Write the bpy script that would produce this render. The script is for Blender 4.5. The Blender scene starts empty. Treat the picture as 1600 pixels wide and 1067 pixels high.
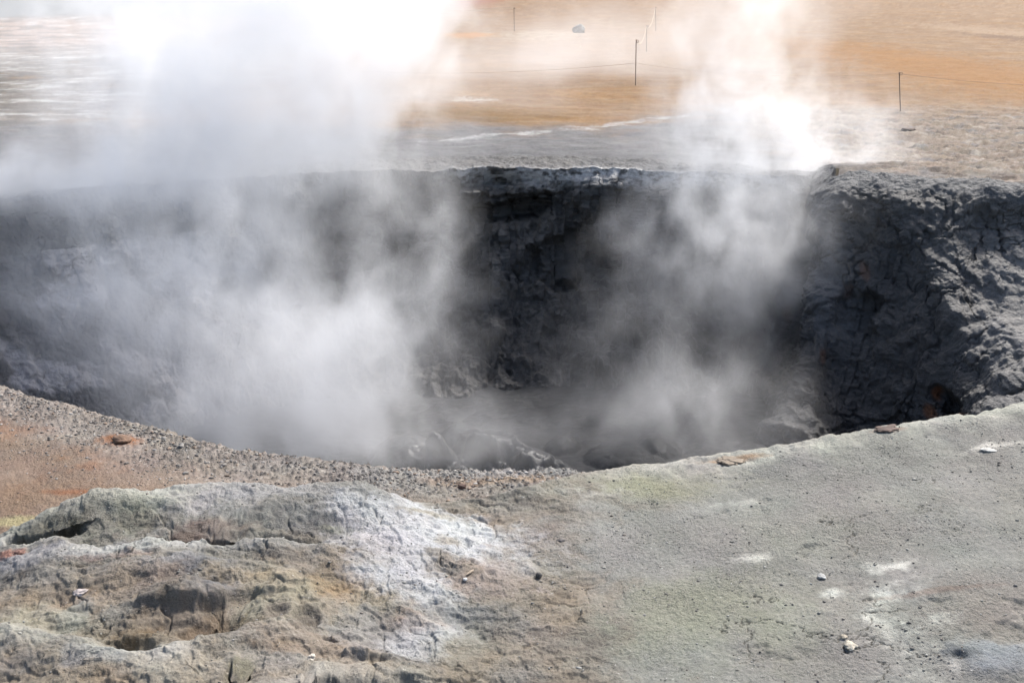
import bpy, math, random
import numpy as np
from mathutils import Vector, Matrix

random.seed(7)
RNG = np.random.default_rng(11)
SC = bpy.context.scene
COL = SC.collection

# ------------------------------------------------------------------ noise
def _h(ix, iy, iz, seed):
    h = (ix.astype(np.uint32) * np.uint32(374761393) + iy.astype(np.uint32) * np.uint32(668265263)
         + iz.astype(np.uint32) * np.uint32(2147483647 - 58) + np.uint32(seed * 1013904223 & 0xffffffff))
    h = (h ^ (h >> np.uint32(13))) * np.uint32(1274126177)
    h = (h ^ (h >> np.uint32(16))) * np.uint32(2246822519)
    return h ^ (h >> np.uint32(15))

def _fade(t):
    return t * t * t * (t * (t * 6 - 15) + 10)

def perlin2(x, y, seed=0):
    x = np.asarray(x, np.float32); y = np.asarray(y, np.float32)
    fx = np.floor(x); fy = np.floor(y)
    ix = fx.astype(np.int32); iy = fy.astype(np.int32); iz = np.zeros_like(ix)
    dx = x - fx; dy = y - fy
    u = _fade(dx); v = _fade(dy)
    def g(ox, oy):
        a = _h(ix + ox, iy + oy, iz, seed).astype(np.float32) * np.float32(2 * math.pi / 4294967296.0)
        return np.cos(a) * (dx - ox) + np.sin(a) * (dy - oy)
    a = g(0, 0); b = g(1, 0); c = g(0, 1); d = g(1, 1)
    return ((a * (1 - u) + b * u) * (1 - v) + (c * (1 - u) + d * u) * v) * 1.5

def fbm2(x, y, octaves=5, seed=0, gain=0.5, ridged=False):
    s = 0; a = 1.0; t = 0
    c, n = math.cos(0.6), math.sin(0.6)
    for o in range(octaves):
        p = perlin2(x, y, seed + o * 17)
        if ridged:
            p = 1 - 2 * np.abs(p)
        s = s + a * p; t += a
        x, y = (c * x - n * y) * 2.03 + 3.1, (n * x + c * y) * 2.03 - 1.7
        a *= gain
    return s / t

def value3(x, y, z, seed=0):
    fx = np.floor(x); fy = np.floor(y); fz = np.floor(z)
    ix = fx.astype(np.int32); iy = fy.astype(np.int32); iz = fz.astype(np.int32)
    u = _fade(x - fx); v = _fade(y - fy); w = _fade(z - fz)
    def g(a, b, c):
        return _h(ix + a, iy + b, iz + c, seed).astype(np.float32) / np.float32(2147483648.0) - 1
    r = []
    for c in (0, 1):
        p = g(0, 0, c) * (1 - u) + g(1, 0, c) * u
        q = g(0, 1, c) * (1 - u) + g(1, 1, c) * u
        r.append(p * (1 - v) + q * v)
    return r[0] * (1 - w) + r[1] * w

def fbm3(x, y, z, octaves=5, seed=0, gain=0.5, ridged=False):
    s = 0; a = 1.0; t = 0
    for o in range(octaves):
        p = value3(x, y, z, seed + o * 13)
        if ridged:
            p = 1 - 2 * np.abs(p)
        s = s + a * p; t += a
        x, y, z = (0.8 * x - 0.6 * z) * 2.03 + 5.2, (0.9 * y + 0.43 * x) * 2.0 + 1.3, (0.6 * x + 0.8 * z) * 2.03 - 2.9
        a *= gain
    return s / t

def worley3(x, y, z, seed=0):
    """F1, F2 distances and a random value of the nearest cell"""
    fx = np.floor(x).astype(np.int32); fy = np.floor(y).astype(np.int32); fz = np.floor(z).astype(np.int32)
    f1 = np.full(x.shape, 9.0, np.float32); f2 = np.full(x.shape, 9.0, np.float32); idv = np.zeros(x.shape, np.float32)
    for i in (-1, 0, 1):
        for j in (-1, 0, 1):
            for k in (-1, 0, 1):
                h = _h(fx + i, fy + j, fz + k, seed)
                px = (h & np.uint32(1023)).astype(np.float32) / 1023 + fx + i
                py = ((h >> np.uint32(10)) & np.uint32(1023)).astype(np.float32) / 1023 + fy + j
                pz = ((h >> np.uint32(20)) & np.uint32(1023)).astype(np.float32) / 1023 + fz + k
                d = (px - x) ** 2 + (py - y) ** 2 + (pz - z) ** 2
                n = d < f1
                f2 = np.where(n, f1, np.minimum(f2, d))
                idv = np.where(n, (h & np.uint32(255)).astype(np.float32) / 255, idv)
                f1 = np.where(n, d, f1)
    return np.sqrt(f1), np.sqrt(f2), idv

def worley2(x, y, seed=0):
    fx = np.floor(x).astype(np.int32); fy = np.floor(y).astype(np.int32); z0 = np.zeros_like(fx)
    f1 = np.full(x.shape, 9.0, np.float32); f2 = np.full(x.shape, 9.0, np.float32); idv = np.zeros(x.shape, np.float32)
    for i in (-1, 0, 1):
        for j in (-1, 0, 1):
            h = _h(fx + i, fy + j, z0, seed)
            px = (h & np.uint32(1023)).astype(np.float32) / 1023 + fx + i
            py = ((h >> np.uint32(10)) & np.uint32(1023)).astype(np.float32) / 1023 + fy + j
            d = (px - x) ** 2 + (py - y) ** 2
            n = d < f1
            f2 = np.where(n, f1, np.minimum(f2, d))
            idv = np.where(n, ((h >> np.uint32(20)) & np.uint32(255)).astype(np.float32) / 255, idv)
            f1 = np.where(n, d, f1)
    return np.sqrt(f1), np.sqrt(f2), idv

def ss(a, b, x):
    t = np.clip((x - a) / (b - a), 0, 1)
    return t * t * (3 - 2 * t)

# ------------------------------------------------------------------ camera
CAMZ = 1.9
PITCH = math.radians(19.6)
FPX = 1600 * 35 / 36.0
cam_d = bpy.data.cameras.new("camera"); cam_d.lens = 35; cam_d.sensor_width = 36
cam_d.clip_start = 0.05; cam_d.clip_end = 3000
cam = bpy.data.objects.new("camera", cam_d); COL.objects.link(cam)
cam.location = (0, 0, CAMZ); cam.rotation_euler = (math.pi / 2 - PITCH, 0, 0)
SC.camera = cam

def ray(u, v):
    a = (u - 800) / FPX; b = -(v - 533.5) / FPX
    return np.array([a, math.cos(PITCH) + b * math.sin(PITCH), -math.sin(PITCH) + b * math.cos(PITCH)])

def on_plane(u, v, z):
    d = ray(u, v); t = (z - CAMZ) / d[2]
    return d * t + np.array([0, 0, CAMZ])

def at_y(u, v, y):
    d = ray(u, v); return d * (y / d[1]) + np.array([0, 0, CAMZ])

# ------------------------------------------------------------------ macro terrain
# back edge of the raised crust in the foreground (photo points) and its height
_cr = [(-500, 960, .0), (-150, 880, .02), (0, 846, .03), (45, 830, .06), (100, 803, .09), (160, 783, .13), (235, 782, .13), (330, 766, .15),
       (450, 773, .14), (540, 771, .13), (620, 783, .10), (700, 781, .07), (800, 772, .05), (900, 748, .05), (1000, 728, .07),
       (1130, 710, .11), (1280, 683, .16), (1450, 655, .21), (1600, 631, .26), (1900, 600, .30), (2300, 560, .32)]
_cp = np.array([on_plane(u, v, z) for u, v, z in _cr])
def crest_y(x): return np.interp(x, _cp[:, 0], _cp[:, 1])
def crest_h(x): return np.interp(x, _cp[:, 0], _cp[:, 2])
def zmacro(x, y):
    x = np.asarray(x, np.float64); y = np.asarray(y, np.float64)
    yc = crest_y(x); h = crest_h(x)
    t = y - yc
    w = 0.10 + 0.10 * ss(0.0, 1.0, x)
    z = h * (1 - ss(0.0, w, t)) * (1 - 0.15 * ss(0, 1.2, -t))
    # shoulder of the mud wall at the far right
    z = z + .13 * ss(3.0, 3.35, x - .32 * (y - 9.75) * .55) * ss(8.6, 9.4, y) * (1 - ss(10.3, 11.6, y))
    far = ss(16, 60, np.hypot(x, y))
    z = z + far * 0.25 * np.sin(x * 0.11 + 1.0) * np.sin(y * 0.07)
    return z

def hit(u, v):
    d = ray(u, v); o = np.array([0, 0, CAMZ])
    t = np.linspace(1.0, 12, 3000) if v > 330 else np.linspace(5, 400, 40000)
    p = o + t[:, None] * d
    below = p[:, 2] < zmacro(p[:, 0], p[:, 1])
    i = int(np.argmax(below)) if below.any() else len(t) - 1
    return p[i]

# ------------------------------------------------------------------ crater outline: rim point, pool edge point, wall shape k, collar width, lift
PIX = lambda u, v: tuple(hit(u, v)[:2])
ctrl = [
    (PIX(0, 612), (-2.1, 6.3), .2, -.02), (PIX(150, 652), (-1.6, 6.0), .2, -.02), (PIX(300, 693), (-1.1, 5.7), .3, -.02),
    (PIX(430, 716), (-.7, 5.5), .3, -.02), (PIX(560, 731), (-.3, 5.4), .3, -.02), (PIX(700, 740), (.1, 5.3), .3, -.02),
    (PIX(820, 743), (.4, 5.3), .3, -.02), (PIX(910, 741), (.7, 5.3), .3, -.02), (PIX(1000, 729), (.9, 5.3), .3, -.02), (PIX(1130, 711), (1.3, 5.4), .3, -.02),
    (PIX(1280, 684), (1.7, 5.5), .3, -.02), (PIX(1450, 656), (2.1, 5.7), .3, -.02), (PIX(1600, 632), (2.5, 5.9), .2, -.02),
    ((3.4, 4.9), (2.8, 6.3), .0, .0), ((4.7, 5.5), (3.1, 6.7), -.3, .2), ((5.75, 6.6), (3.25, 7.1), -.5, .2), ((6.2, 8.0), (3.3, 7.45), -.5, .2), ((6.0, 9.1), (3.25, 7.7), -.5, .2),
    (PIX(1600, 297), (3.15, 7.9), -.4, .18), (PIX(1450, 288), (2.95, 8.05), .1, .18), (PIX(1370, 281), (2.75, 8.0), .35, .2), (PIX(1325, 281), (2.5, 7.95), .45, .2),
    ((3.17, 9.88), (2.42, 8.15), .45, .16), ((3.29, 10.2), (2.52, 8.75), .5, .14), ((3.24, 10.5), (2.5, 9.15), .55, .2), (PIX(1250, 284), (2.4, 9.3), .6, .5), (PIX(1150, 279), (2.1, 9.25), .75, .9), (PIX(1000, 273), (1.2, 9.35), .8, 1.2), (PIX(850, 271), (.3, 9.4), .8, 1.5),
    (PIX(720, 272), (-.5, 9.4), .8, 1.5), (PIX(600, 274), (-1.2, 9.3), .8, 1.2), (PIX(450, 280), (-1.9, 9.1), .7, 1.0), (PIX(300, 291), (-2.5, 8.8), .6, .5),
    (PIX(150, 303), (-3.0, 8.5), .4, .3), (PIX(0, 319), (-3.3, 8.1), .3, .3),
    ((-5.7, 8.5), (-3.4, 7.8), .3, .3), ((-6.0, 7.5), (-3.4, 7.5), .3, .2), ((-5.4, 6.5), (-3.25, 7.2), .3, .1), ((-4.3, 5.65), (-2.9, 6.9), .2, .0), ((-3.3, 5.05), (-2.5, 6.6), .2, -.02)]
CT = np.array([[a[0], a[1], b[0], b[1], k, w] for a, b, k, w in ctrl])
NC = len(CT)
def catmull(T, per):
    out = []
    n = len(T); t = np.linspace(0, 1, per, endpoint=False)[:, None]
    for i in range(n):
        p0, p1, p2, p3 = T[(i - 1) % n], T[i], T[(i + 1) % n], T[(i + 2) % n]
        out.append(0.5 * (2 * p1 + (p2 - p0) * t + (2 * p0 - 5 * p1 + 4 * p2 - p3) * t ** 2 + (3 * p1 - p0 - 3 * p2 + p3) * t ** 3))
    return np.concatenate(out)
RIMF = catmull(CT, 40)
RIMF = np.concatenate([RIMF, RIMF[:1]])
seg = np.hypot(*np.diff(RIMF[:, :2], axis=0).T)
# denser columns along the far wall, coarse below the near rim
midy = (RIMF[1:, 1] + RIMF[:-1, 1]) / 2; midx = (RIMF[1:, 0] + RIMF[:-1, 0]) / 2
dens = np.where(midy > 7.5, 1.0, 0.25) * np.where((midx > -5.4) & (midx < 6.2), 1, .5)
cum = np.concatenate([[0], np.cumsum(seg * dens)])
M = 1500
tt = np.linspace(0, cum[-1], M, endpoint=False)
RIM = np.stack([np.interp(tt, cum, RIMF[:, j]) for j in range(6)], 1)
_a = np.arctan2(RIM[:, 1] - 7.2, RIM[:, 0] - .3)
_wob = (.09 * fbm2(_a * 7, _a * 0 + .5, 4, 171, .55) + .03 * fbm2(_a * 40, _a * 0 + .5, 3, 172)) * (RIM[:, 1] > 7) * np.where((RIM[:, 0] > 2.9) & (RIM[:, 0] < 3.6), .2, 1)
RIM[:, 0] += np.cos(_a) * _wob; RIM[:, 1] += np.sin(_a) * _wob
POLY = RIMF[:-1:3, :2]

def signed_dist(x, y):
    """distance to the crater outline, negative inside (only near the crater; elsewhere a large positive number)"""
    sh = x.shape; x = x.ravel(); y = y.ravel()
    out = np.full(x.shape, 9.0, np.float32)
    near = (x > -8) & (x < 8) & (y > 2.2) & (y < 14)
    px = x[near].astype(np.float32); py = y[near].astype(np.float32)
    best = np.full(px.shape, 1e9, np.float32); ins = np.zeros(px.shape, bool)
    n = len(POLY)
    for i in range(n):
        ax, ay = POLY[i]; bx, by = POLY[(i + 1) % n]
        ex, ey = bx - ax, by - ay
        t = np.clip(((px - ax) * ex + (py - ay) * ey) / (ex * ex + ey * ey + 1e-12), 0, 1)
        d = (px - ax - t * ex) ** 2 + (py - ay - t * ey) ** 2
        best = np.minimum(best, d)
        c = ((ay > py) != (by > py))
        if c.any():
            xi = ex * (py - ay) / (ey if abs(ey) > 1e-9 else 1e-9) + ax
            ins ^= c & (px < xi)
    out[near] = np.where(ins, -1, 1) * np.sqrt(best)
    return out.reshape(sh)

# ------------------------------------------------------------------ mesh helpers
def grid_mesh(name, X, Y, Z, wrap=False, keep=None, color=None, attrs=None):
    r, c = X.shape
    idx = np.arange(r * c).reshape(r, c)
    if wrap:
        nx = np.roll(idx, -1, 1)
        q = np.stack([idx[:-1], nx[:-1], nx[1:], idx[1:]], -1)
    else:
        q = np.stack([idx[:-1, :-1], idx[:-1, 1:], idx[1:, 1:], idx[1:, :-1]], -1)
    q = q.reshape(-1, 4)
    if keep is not None:
        q = q[keep.ravel()[q].all(1)]
    co = np.stack([X.ravel(), Y.ravel(), Z.ravel()], 1).astype(np.float32)
    used = np.zeros(len(co), bool); used[q.ravel()] = True
    remap = np.cumsum(used) - 1
    q = remap[q]
    return raw_mesh(name, co[used], q.astype(np.int32),
                    None if color is None else color.reshape(-1, 3)[used],
                    {k: a.ravel()[used] for k, a in (attrs or {}).items()})

def raw_mesh(name, co, faces, color=None, attrs=None, smooth=True):
    me = bpy.data.meshes.new(name)
    k = faces.shape[1]
    me.vertices.add(len(co)); me.vertices.foreach_set("co", np.ascontiguousarray(co, np.float32).ravel())
    me.loops.add(faces.size); me.loops.foreach_set("vertex_index", np.ascontiguousarray(faces, np.int32).ravel())
    me.polygons.add(len(faces)); me.polygons.foreach_set("loop_start", np.arange(0, faces.size, k, dtype=np.int32))
    if smooth:
        me.polygons.foreach_set("use_smooth", np.ones(len(faces), bool))
    me.update(calc_edges=True)
    if color is not None:
        a = me.attributes.new("tint", 'FLOAT_COLOR', 'POINT')
        a.data.foreach_set("color", np.concatenate([np.clip(color, 0, 1), np.ones((len(co), 1))], 1).astype(np.float32).ravel())
    for n, v in (attrs or {}).items():
        a = me.attributes.new(n, 'FLOAT', 'POINT'); a.data.foreach_set("value", v.astype(np.float32))
    me.validate()
    return me

def link(name, me, mat, label, cat, kind=None, group=None, loc=None):
    o = bpy.data.objects.new(name, me); COL.objects.link(o)
    if mat: me.materials.append(mat)
    o["label"] = label; o["category"] = cat
    if kind: o["kind"] = kind
    if group: o["group"] = group
    if loc is not None: o.location = loc
    return o

# ------------------------------------------------------------------ node helpers
class NT:
    def __init__(s, mat):
        s.t = mat.node_tree; s.n = s.t.nodes; s.l = s.t.links
    def new(s, kind, **kw):
        n = s.n.new(kind)
        for k, v in kw.items(): setattr(n, k, v)
        return n
    def put(s, sock, v):
        if isinstance(v, bpy.types.NodeSocket): s.l.new(v, sock)
        else: sock.default_value = v
    def m(s, op, a, b=0.0, c=None, clamp=False):
        n = s.new('ShaderNodeMath', operation=op, use_clamp=clamp)
        s.put(n.inputs[0], a); s.put(n.inputs[1], b)
        if c is not None: s.put(n.inputs[2], c)
        return n.outputs[0]
    def vm(s, op, a, b=None):
        n = s.new('ShaderNodeVectorMath', operation=op)
        s.put(n.inputs[0], a)
        if b is not None: s.put(n.inputs[1], b)
        return n.outputs['Value'] if op in ('LENGTH', 'DOT_PRODUCT') else n.outputs[0]
    def noise(s, vec, scale, detail=4, rough=0.55, dist=0.0, col=False):
        n = s.new('ShaderNodeTexNoise')
        s.l.new(vec, n.inputs['Vector'])
        n.inputs['Scale'].default_value = scale; n.inputs['Detail'].default_value = detail
        n.inputs['Roughness'].default_value = rough; n.inputs['Distortion'].default_value = dist
        return n.outputs['Color'] if col else n.outputs[0]
    def ramp(s, fac, a, b, lo=0.0, hi=1.0, smooth=True):
        n = s.new('ShaderNodeMapRange'); n.interpolation_type = 'SMOOTHSTEP' if smooth else 'LINEAR'
        s.put(n.inputs[0], fac)
        for i, v in zip((1, 2, 3, 4), (a, b, lo, hi)): n.inputs[i].default_value = v
        return n.outputs[0]
    def mix(s, f, a, b, mode='MIX'):
        n = s.new('ShaderNodeMix', data_type='RGBA', blend_type=mode)
        s.put(n.inputs[0], f); s.put(n.inputs[6], a); s.put(n.inputs[7], b)
        return n.outputs[2]

def new_mat(name):
    m = bpy.data.materials.new(name); m.use_nodes = True
    m.node_tree.nodes.clear()
    t = NT(m)
    out = t.new('ShaderNodeOutputMaterial')
    return m, t, out

def rgba(c): return (c[0], c[1], c[2], 1.0)

# ------------------------------------------------------------------ materials
def soil_material():
    m, t, out = new_mat("mineral_soil")
    geo = t.new('ShaderNodeNewGeometry'); pos = geo.outputs['Position']
    at = t.new('ShaderNodeAttribute', attribute_name="tint"); base = at.outputs['Color']
    gr = t.new('ShaderNodeAttribute', attribute_name="grit").outputs['Fac']
    n1 = t.noise(pos, 9, 6, .65); n2 = t.noise(pos, 60, 6, .7); n3 = t.noise(pos, 260, 3, .6)
    v = t.new('ShaderNodeTexVoronoi'); t.l.new(pos, v.inputs['Vector']); v.inputs['Scale'].default_value = 90
    k = t.m('ADD', t.ramp(n1, .25, .75, .80, 1.2, False), t.ramp(n2, .2, .8, -.28, .28, False))
    k = t.m('ADD', k, t.ramp(n3, .2, .8, -.17, .17, False))
    col = t.vm('MULTIPLY', base, t.new('ShaderNodeCombineXYZ').outputs[0])
    cx = col.node.inputs[1].links[0].from_node
    for i in range(3): t.l.new(k, cx.inputs[i])
    # fine dark crumbs and pale mineral grains that belong to the soil itself
    speck = t.ramp(t.noise(pos, 115, 2, .5), .66, .72)
    speck = t.m('MULTIPLY', speck, t.m('MULTIPLY', gr, .55))
    col = t.mix(speck, col, rgba((.055, .05, .045)))
    pale = t.m('MULTIPLY', t.ramp(t.noise(pos, 75, 3, .6), .66, .75), .35)
    col = t.mix(pale, col, rgba((.55, .53, .48)))
    # slight hue drift
    hue = t.noise(pos, 3.3, 4, .6, col=True)
    col = t.mix(.07, col, t.vm('MULTIPLY', col, t.vm('MULTIPLY', hue, (2.0, 2.0, 2.0))))
    b = t.new('ShaderNodeBsdfPrincipled')
    t.l.new(col, b.inputs['Base Color']); b.inputs['Roughness'].default_value = .85
    b.inputs['Specular IOR Level'].default_value = .25
    h = t.m('ADD', t.m('MULTIPLY', n2, .7), t.m('MULTIPLY', n3, .35))
    h = t.m('ADD', h, t.m('MULTIPLY', speck, .5))
    h = t.m('ADD', h, t.m('MULTIPLY', v.outputs['Distance'], -.25))
    h = t.m('MULTIPLY', h, t.ramp(t.noise(pos, 4.5, 4, .6), .35, .65, .3, 1.15))
    bp = t.new('ShaderNodeBump'); bp.inputs['Distance'].default_value = .012; bp.inputs['Strength'].default_value = 1.0
    t.l.new(h, bp.inputs['Height']); t.l.new(bp.outputs[0], b.inputs['Normal'])
    t.l.new(b.outputs[0], out.inputs['Surface'])
    return m

def mud_material():
    m, t, out = new_mat("grey_mud")
    geo = t.new('ShaderNodeNewGeometry'); pos = geo.outputs['Position']
    base = t.new('ShaderNodeAttribute', attribute_name="tint").outputs['Color']
    wet = t.new('ShaderNodeAttribute', attribute_name="wet").outputs['Fac']
    n1 = t.noise(pos, 5, 6, .65); n2 = t.noise(pos, 32, 6, .68); n3 = t.noise(pos, 120, 3, .6)
    k = t.m('ADD', t.ramp(n1, .25, .75, .75, 1.25, False), t.ramp(n2, .2, .8, -.25, .25, False))
    cx = t.new('ShaderNodeCombineXYZ')
    for i in range(3): t.l.new(k, cx.inputs[i])
    col = t.vm('MULTIPLY', base, cx.outputs[0])
    b = t.new('ShaderNodeBsdfPrincipled')
    t.l.new(col, b.inputs['Base Color'])
    t.l.new(t.m('SUBTRACT', t.ramp(n2, .3, .7, .62, .8), t.m('MULTIPLY', wet, .3)), b.inputs['Roughness'])
    b.inputs['Specular IOR Level'].default_value = .35
    v = t.new('ShaderNodeTexVoronoi', feature='F1'); t.l.new(t.vm('ADD', pos, t.vm('MULTIPLY', t.noise(pos, 14, 3, col=True), (.08, .08, .08))), v.inputs['Vector']); v.inputs['Scale'].default_value = 22
    h = t.m('ADD', t.m('MULTIPLY', n2, 1.0), t.m('MULTIPLY', n3, .4))
    h = t.m('ADD', h, t.m('MULTIPLY', v.outputs['Distance'], -.6))
    bp = t.new('ShaderNodeBump'); bp.inputs['Distance'].default_value = .03; bp.inputs['Strength'].default_value = .85
    t.l.new(h, bp.inputs['Height']); t.l.new(bp.outputs[0], b.inputs['Normal'])
    t.l.new(b.outputs[0], out.inputs['Surface'])
    return m

def pool_material():
    m, t, out = new_mat("boiling_mud")
    pos = t.new('ShaderNodeNewGeometry').outputs['Position']
    n1 = t.noise(pos, 2.5, 5, .6); n2 = t.noise(pos, 18, 5, .6, .6)
    col = t.mix(n1, rgba((.012, .0125, .013)), rgba((.045, .046, .048)))
    b = t.new('ShaderNodeBsdfPrincipled'); t.l.new(col, b.inputs['Base Color'])
    wt = t.new('ShaderNodeAttribute', attribute_name="wet").outputs['Fac']
    t.l.new(t.m('SUBTRACT', .55, t.m('MULTIPLY', wt, .2, clamp=True)), b.inputs['Roughness']); t.l.new(t.m('ADD', .10, t.m('MULTIPLY', wt, .16)), b.inputs['Specular IOR Level'])
    bp = t.new('ShaderNodeBump'); bp.inputs['Distance'].default_value = .02; bp.inputs['Strength'].default_value = .6
    t.l.new(n2, bp.inputs['Height']); t.l.new(bp.outputs[0], b.inputs['Normal'])
    t.l.new(b.outputs[0], out.inputs['Surface'])
    return m

def stone_material(name, c, rough=.85, sc=40):
    m, t, out = new_mat(name)
    pos = t.new('ShaderNodeTexCoord').outputs['Object']
    n = t.noise(pos, sc, 6, .65); n2 = t.noise(pos, sc * 6, 3, .6)
    col = t.mix(t.ramp(n, .3, .7), rgba([x * .42 for x in c]), rgba([min(1, x * 1.0) for x in c]))
    b = t.new('ShaderNodeBsdfPrincipled'); t.l.new(col, b.inputs['Base Color']); b.inputs['Roughness'].default_value = rough
    bp = t.new('ShaderNodeBump'); bp.inputs['Distance'].default_value = .004; bp.inputs['Strength'].default_value = .8
    t.l.new(t.m('ADD', n, t.m('MULTIPLY', n2, .5)), bp.inputs['Height']); t.l.new(bp.outputs[0], b.inputs['Normal'])
    t.l.new(b.outputs[0], out.inputs['Surface'])
    return m

def tint_material(name):
    m, t, out = new_mat(name)
    base = t.new('ShaderNodeAttribute', attribute_name="tint").outputs['Color']
    pos = t.new('ShaderNodeNewGeometry').outputs['Position']
    n = t.noise(pos, 180, 4, .6)
    cx = t.new('ShaderNodeCombineXYZ'); k = t.ramp(n, .25, .75, .65, 1.3)
    for i in range(3): t.l.new(k, cx.inputs[i])
    b = t.new('ShaderNodeBsdfPrincipled'); t.l.new(t.vm('MULTIPLY', base, cx.outputs[0]), b.inputs['Base Color']); b.inputs['Roughness'].default_value = .9
    t.l.new(b.outputs[0], out.inputs['Surface'])
    return m

SOIL = soil_material(); MUD = mud_material(); POOL = pool_material()

ALB = .55
# ------------------------------------------------------------------ GROUND
def build_ground():
    az_d = np.radians(np.linspace(-36, 36, 1250))
    az_l = np.radians(np.concatenate([np.linspace(-180, -60, 40, endpoint=False), np.linspace(-60, -36, 60, endpoint=False)]))
    az = np.concatenate([az_l, az_d, -az_l[::-1]])
    dep = np.radians(np.concatenate([np.linspace(78, 43, 130, endpoint=False), np.linspace(43, 26, 420, endpoint=False), np.linspace(26, 12, 160, endpoint=False), np.linspace(12, .6, 280)]))
    rad = np.concatenate([CAMZ / np.tan(dep), [260, 400, 900, 2200]])
    R, A = np.meshgrid(rad, az, indexing='ij')
    X = (R * np.sin(A)).astype(np.float32); Y = (R * np.cos(A)).astype(np.float32)
    Z = zmacro(X, Y).astype(np.float32)
    Y0 = Y.copy()
    sd = signed_dist(X, Y)
    dist = np.hypot(X, Y)
    near = 1 - ss(5, 9, dist)

    # world ellipse from photo point + photo radii
    def ell(u, v, ru, rv):
        c = hit(u, v); l = hit(u - ru, v); f = hit(u, v - rv); b = hit(u, v + rv)
        return c[0], c[1], max(abs(c[0] - l[0]), 1e-3), max(abs(f[1] - b[1]) / 2, 1e-3)
    WX = fbm2(X * 2.2, Y * 2.2, 5, 301); WY = fbm2(X * 2.2, Y * 2.2, 5, 411)
    WX2 = fbm2(X * 11, Y * 11, 4, 501); WY2 = fbm2(X * 11, Y * 11, 4, 611)
    WX3 = fbm2(X * 34, Y * 34, 3, 701); WY3 = fbm2(X * 34, Y * 34, 3, 811)
    def msk(u, v, ru, rv, soft=.6, warp=.5, rot=0.0, geo=False):
        cx, cy, rx, ry = ell(u, v, ru, rv)
        g2, g3 = (.45, .0) if geo else (.9, .5)
        ax = (X - cx) / rx + warp * (WX * 1.1 + WX2 * g2 + WX3 * g3); ay = (Y - cy) / ry + warp * (WY * 1.1 + WY2 * g2 + WY3 * g3)
        if rot:
            c, s = math.cos(rot), math.sin(rot); ax, ay = ax * c + ay * s, -ax * s + ay * c
        q = np.sqrt(ax * ax + ay * ay)
        return 1 - ss(1 - soft, 1 + soft * .6, q)

    # --- areas
    crust = (1 - ss(-.02, .1, Y - crest_y(X))) * near          # raised foreground
    seam = X + .5 * WX + .28 * WX2 + .45 * fbm2(X * 1.3, Y * 2.6, 5, 181)
    leftc = crust * (1 - ss(-.2, .5, seam))           # rugged part, left
    rightc = crust * ss(-.25, .45, seam)
    rockn = fbm2(X * 3.1, Y * 3.1, 6, 21)
    ridg = fbm2(X * 4.2 + .3 * WX, Y * 5.5, 6, 33, .55, True)
    fine = fbm2(X * 28, Y * 28, 4, 44)
    finer = fbm2(X * 85, Y * 85, 3, 45)
    ng = fbm2(X * 7, Y * 9, 6, 233, .62)
    # layered crust: terraces
    lay = rockn * 1.6 + ridg * .4
    st = np.floor(lay * 3.2) / 3.2; fr = lay * 3.2 - np.floor(lay * 3.2)
    terr = st + ss(.82, 1.0, fr) / 3.2
    p1, p2, pid = worley2(X * 5 + .9 * WX + .12 * WX2, Y * 7 + .9 * WY + .12 * WY2, 79)
    p3, p4, pid2 = worley2(X * 15 + .8 * WX2, Y * 19 + .8 * WY2, 80)
    flake = ss(-.1, .25, fbm2(X * 2.3, Y * 2.9, 4, 81))
    plates = flake * ((pid - .5) * .016 - .010 * (1 - ss(.0, .06, p2 - p1)) + (pid2 - .5) * .004 * ss(0, .1, p4 - p3))
    Z += leftc * (.030 * fbm2(X * 1.9, Y * 3.0, 5, 21, .45) + .020 * terr + plates + .009 * (ridg - .2) + .007 * (fbm2(X * 9, Y * 16, 5, 22, .5, True) - .2) + .0045 * fine + .0022 * finer)
    Z += rightc * (.03 * fbm2(X * 1.3, Y * 1.3, 4, 61) + .0022 * fine * (.5 + ss(-.2, .3, ng)) + .0013 * finer)
    # lumpy small crumbs on the right slope
    w1, w2, wid = worley2(X * 34, Y * 34, 77)
    crumb = np.clip(.32 - w1, 0, 1) * (wid > .62) * rightc
    Z += crumb * .005
    flat = near * (1 - crust)
    Z += flat * (.022 * fbm2(X * 1.8, Y * 1.8, 5, 71) + .005 * fine + .003 * finer)
    # gravelly rim strip on the near left side
    grav = near * (1 - crust) * (1 - ss(.05, .42, sd + .10 * WX)) * (1 - ss(.2, .9, X))
    g1, g2, gid = worley2(X * 44, Y * 44, 78)
    Z += grav * np.clip(.5 - g1, 0, 1) * .035 * gid
    # back plain
    back = ss(8.5, 11, dist)
    Z += back * (.05 * fbm2(X * .35, Y * .35, 5, 81) + .035 * fbm2(X * 1.9, Y * 2.4, 6, 83, .6) * (1 - ss(18, 60, dist)))
    rubble = back * (1 - ss(14, 19, Y)) * ss(2.6, 4.6, X + WX)
    r1, r2, rid = worley2(X * 7, Y * 7, 90)
    rub = fbm2(X * 2.6, Y * 4.0, 6, 91, .62, True); rub2 = fbm2(X * 7, Y * 9, 5, 92, .62)
    Z += rubble * (.06 * (rub - .3) + .035 * rub2)
    # --- hollows of the crust: (u, v, ru, rv, depth, side softness)
    def ridge(pts, h, wf, wb, wob=.05):
        P = np.array([hit(u, v)[:2] for u, v in pts])
        yl = np.interp(X, P[:, 0], P[:, 1]) + wob * (WX2 * .6 + WX * .5)
        t = Y - yl
        e = ss(P[0, 0] - .15, P[0, 0] + .1, X) * (1 - ss(P[-1, 0] - .1, P[-1, 0] + .2, X))
        return h * e * np.where(t > 0, 1 - ss(0, wb, t), 1 - ss(0, wf, -t)) * near, e * np.exp(-(t / .05) ** 2)
    q1, e1 = ridge([(0, 846), (45, 832), (100, 803), (160, 784), (235, 783), (330, 767), (450, 774), (540, 772), (620, 784)], .06, .30, .05, .03)
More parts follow.
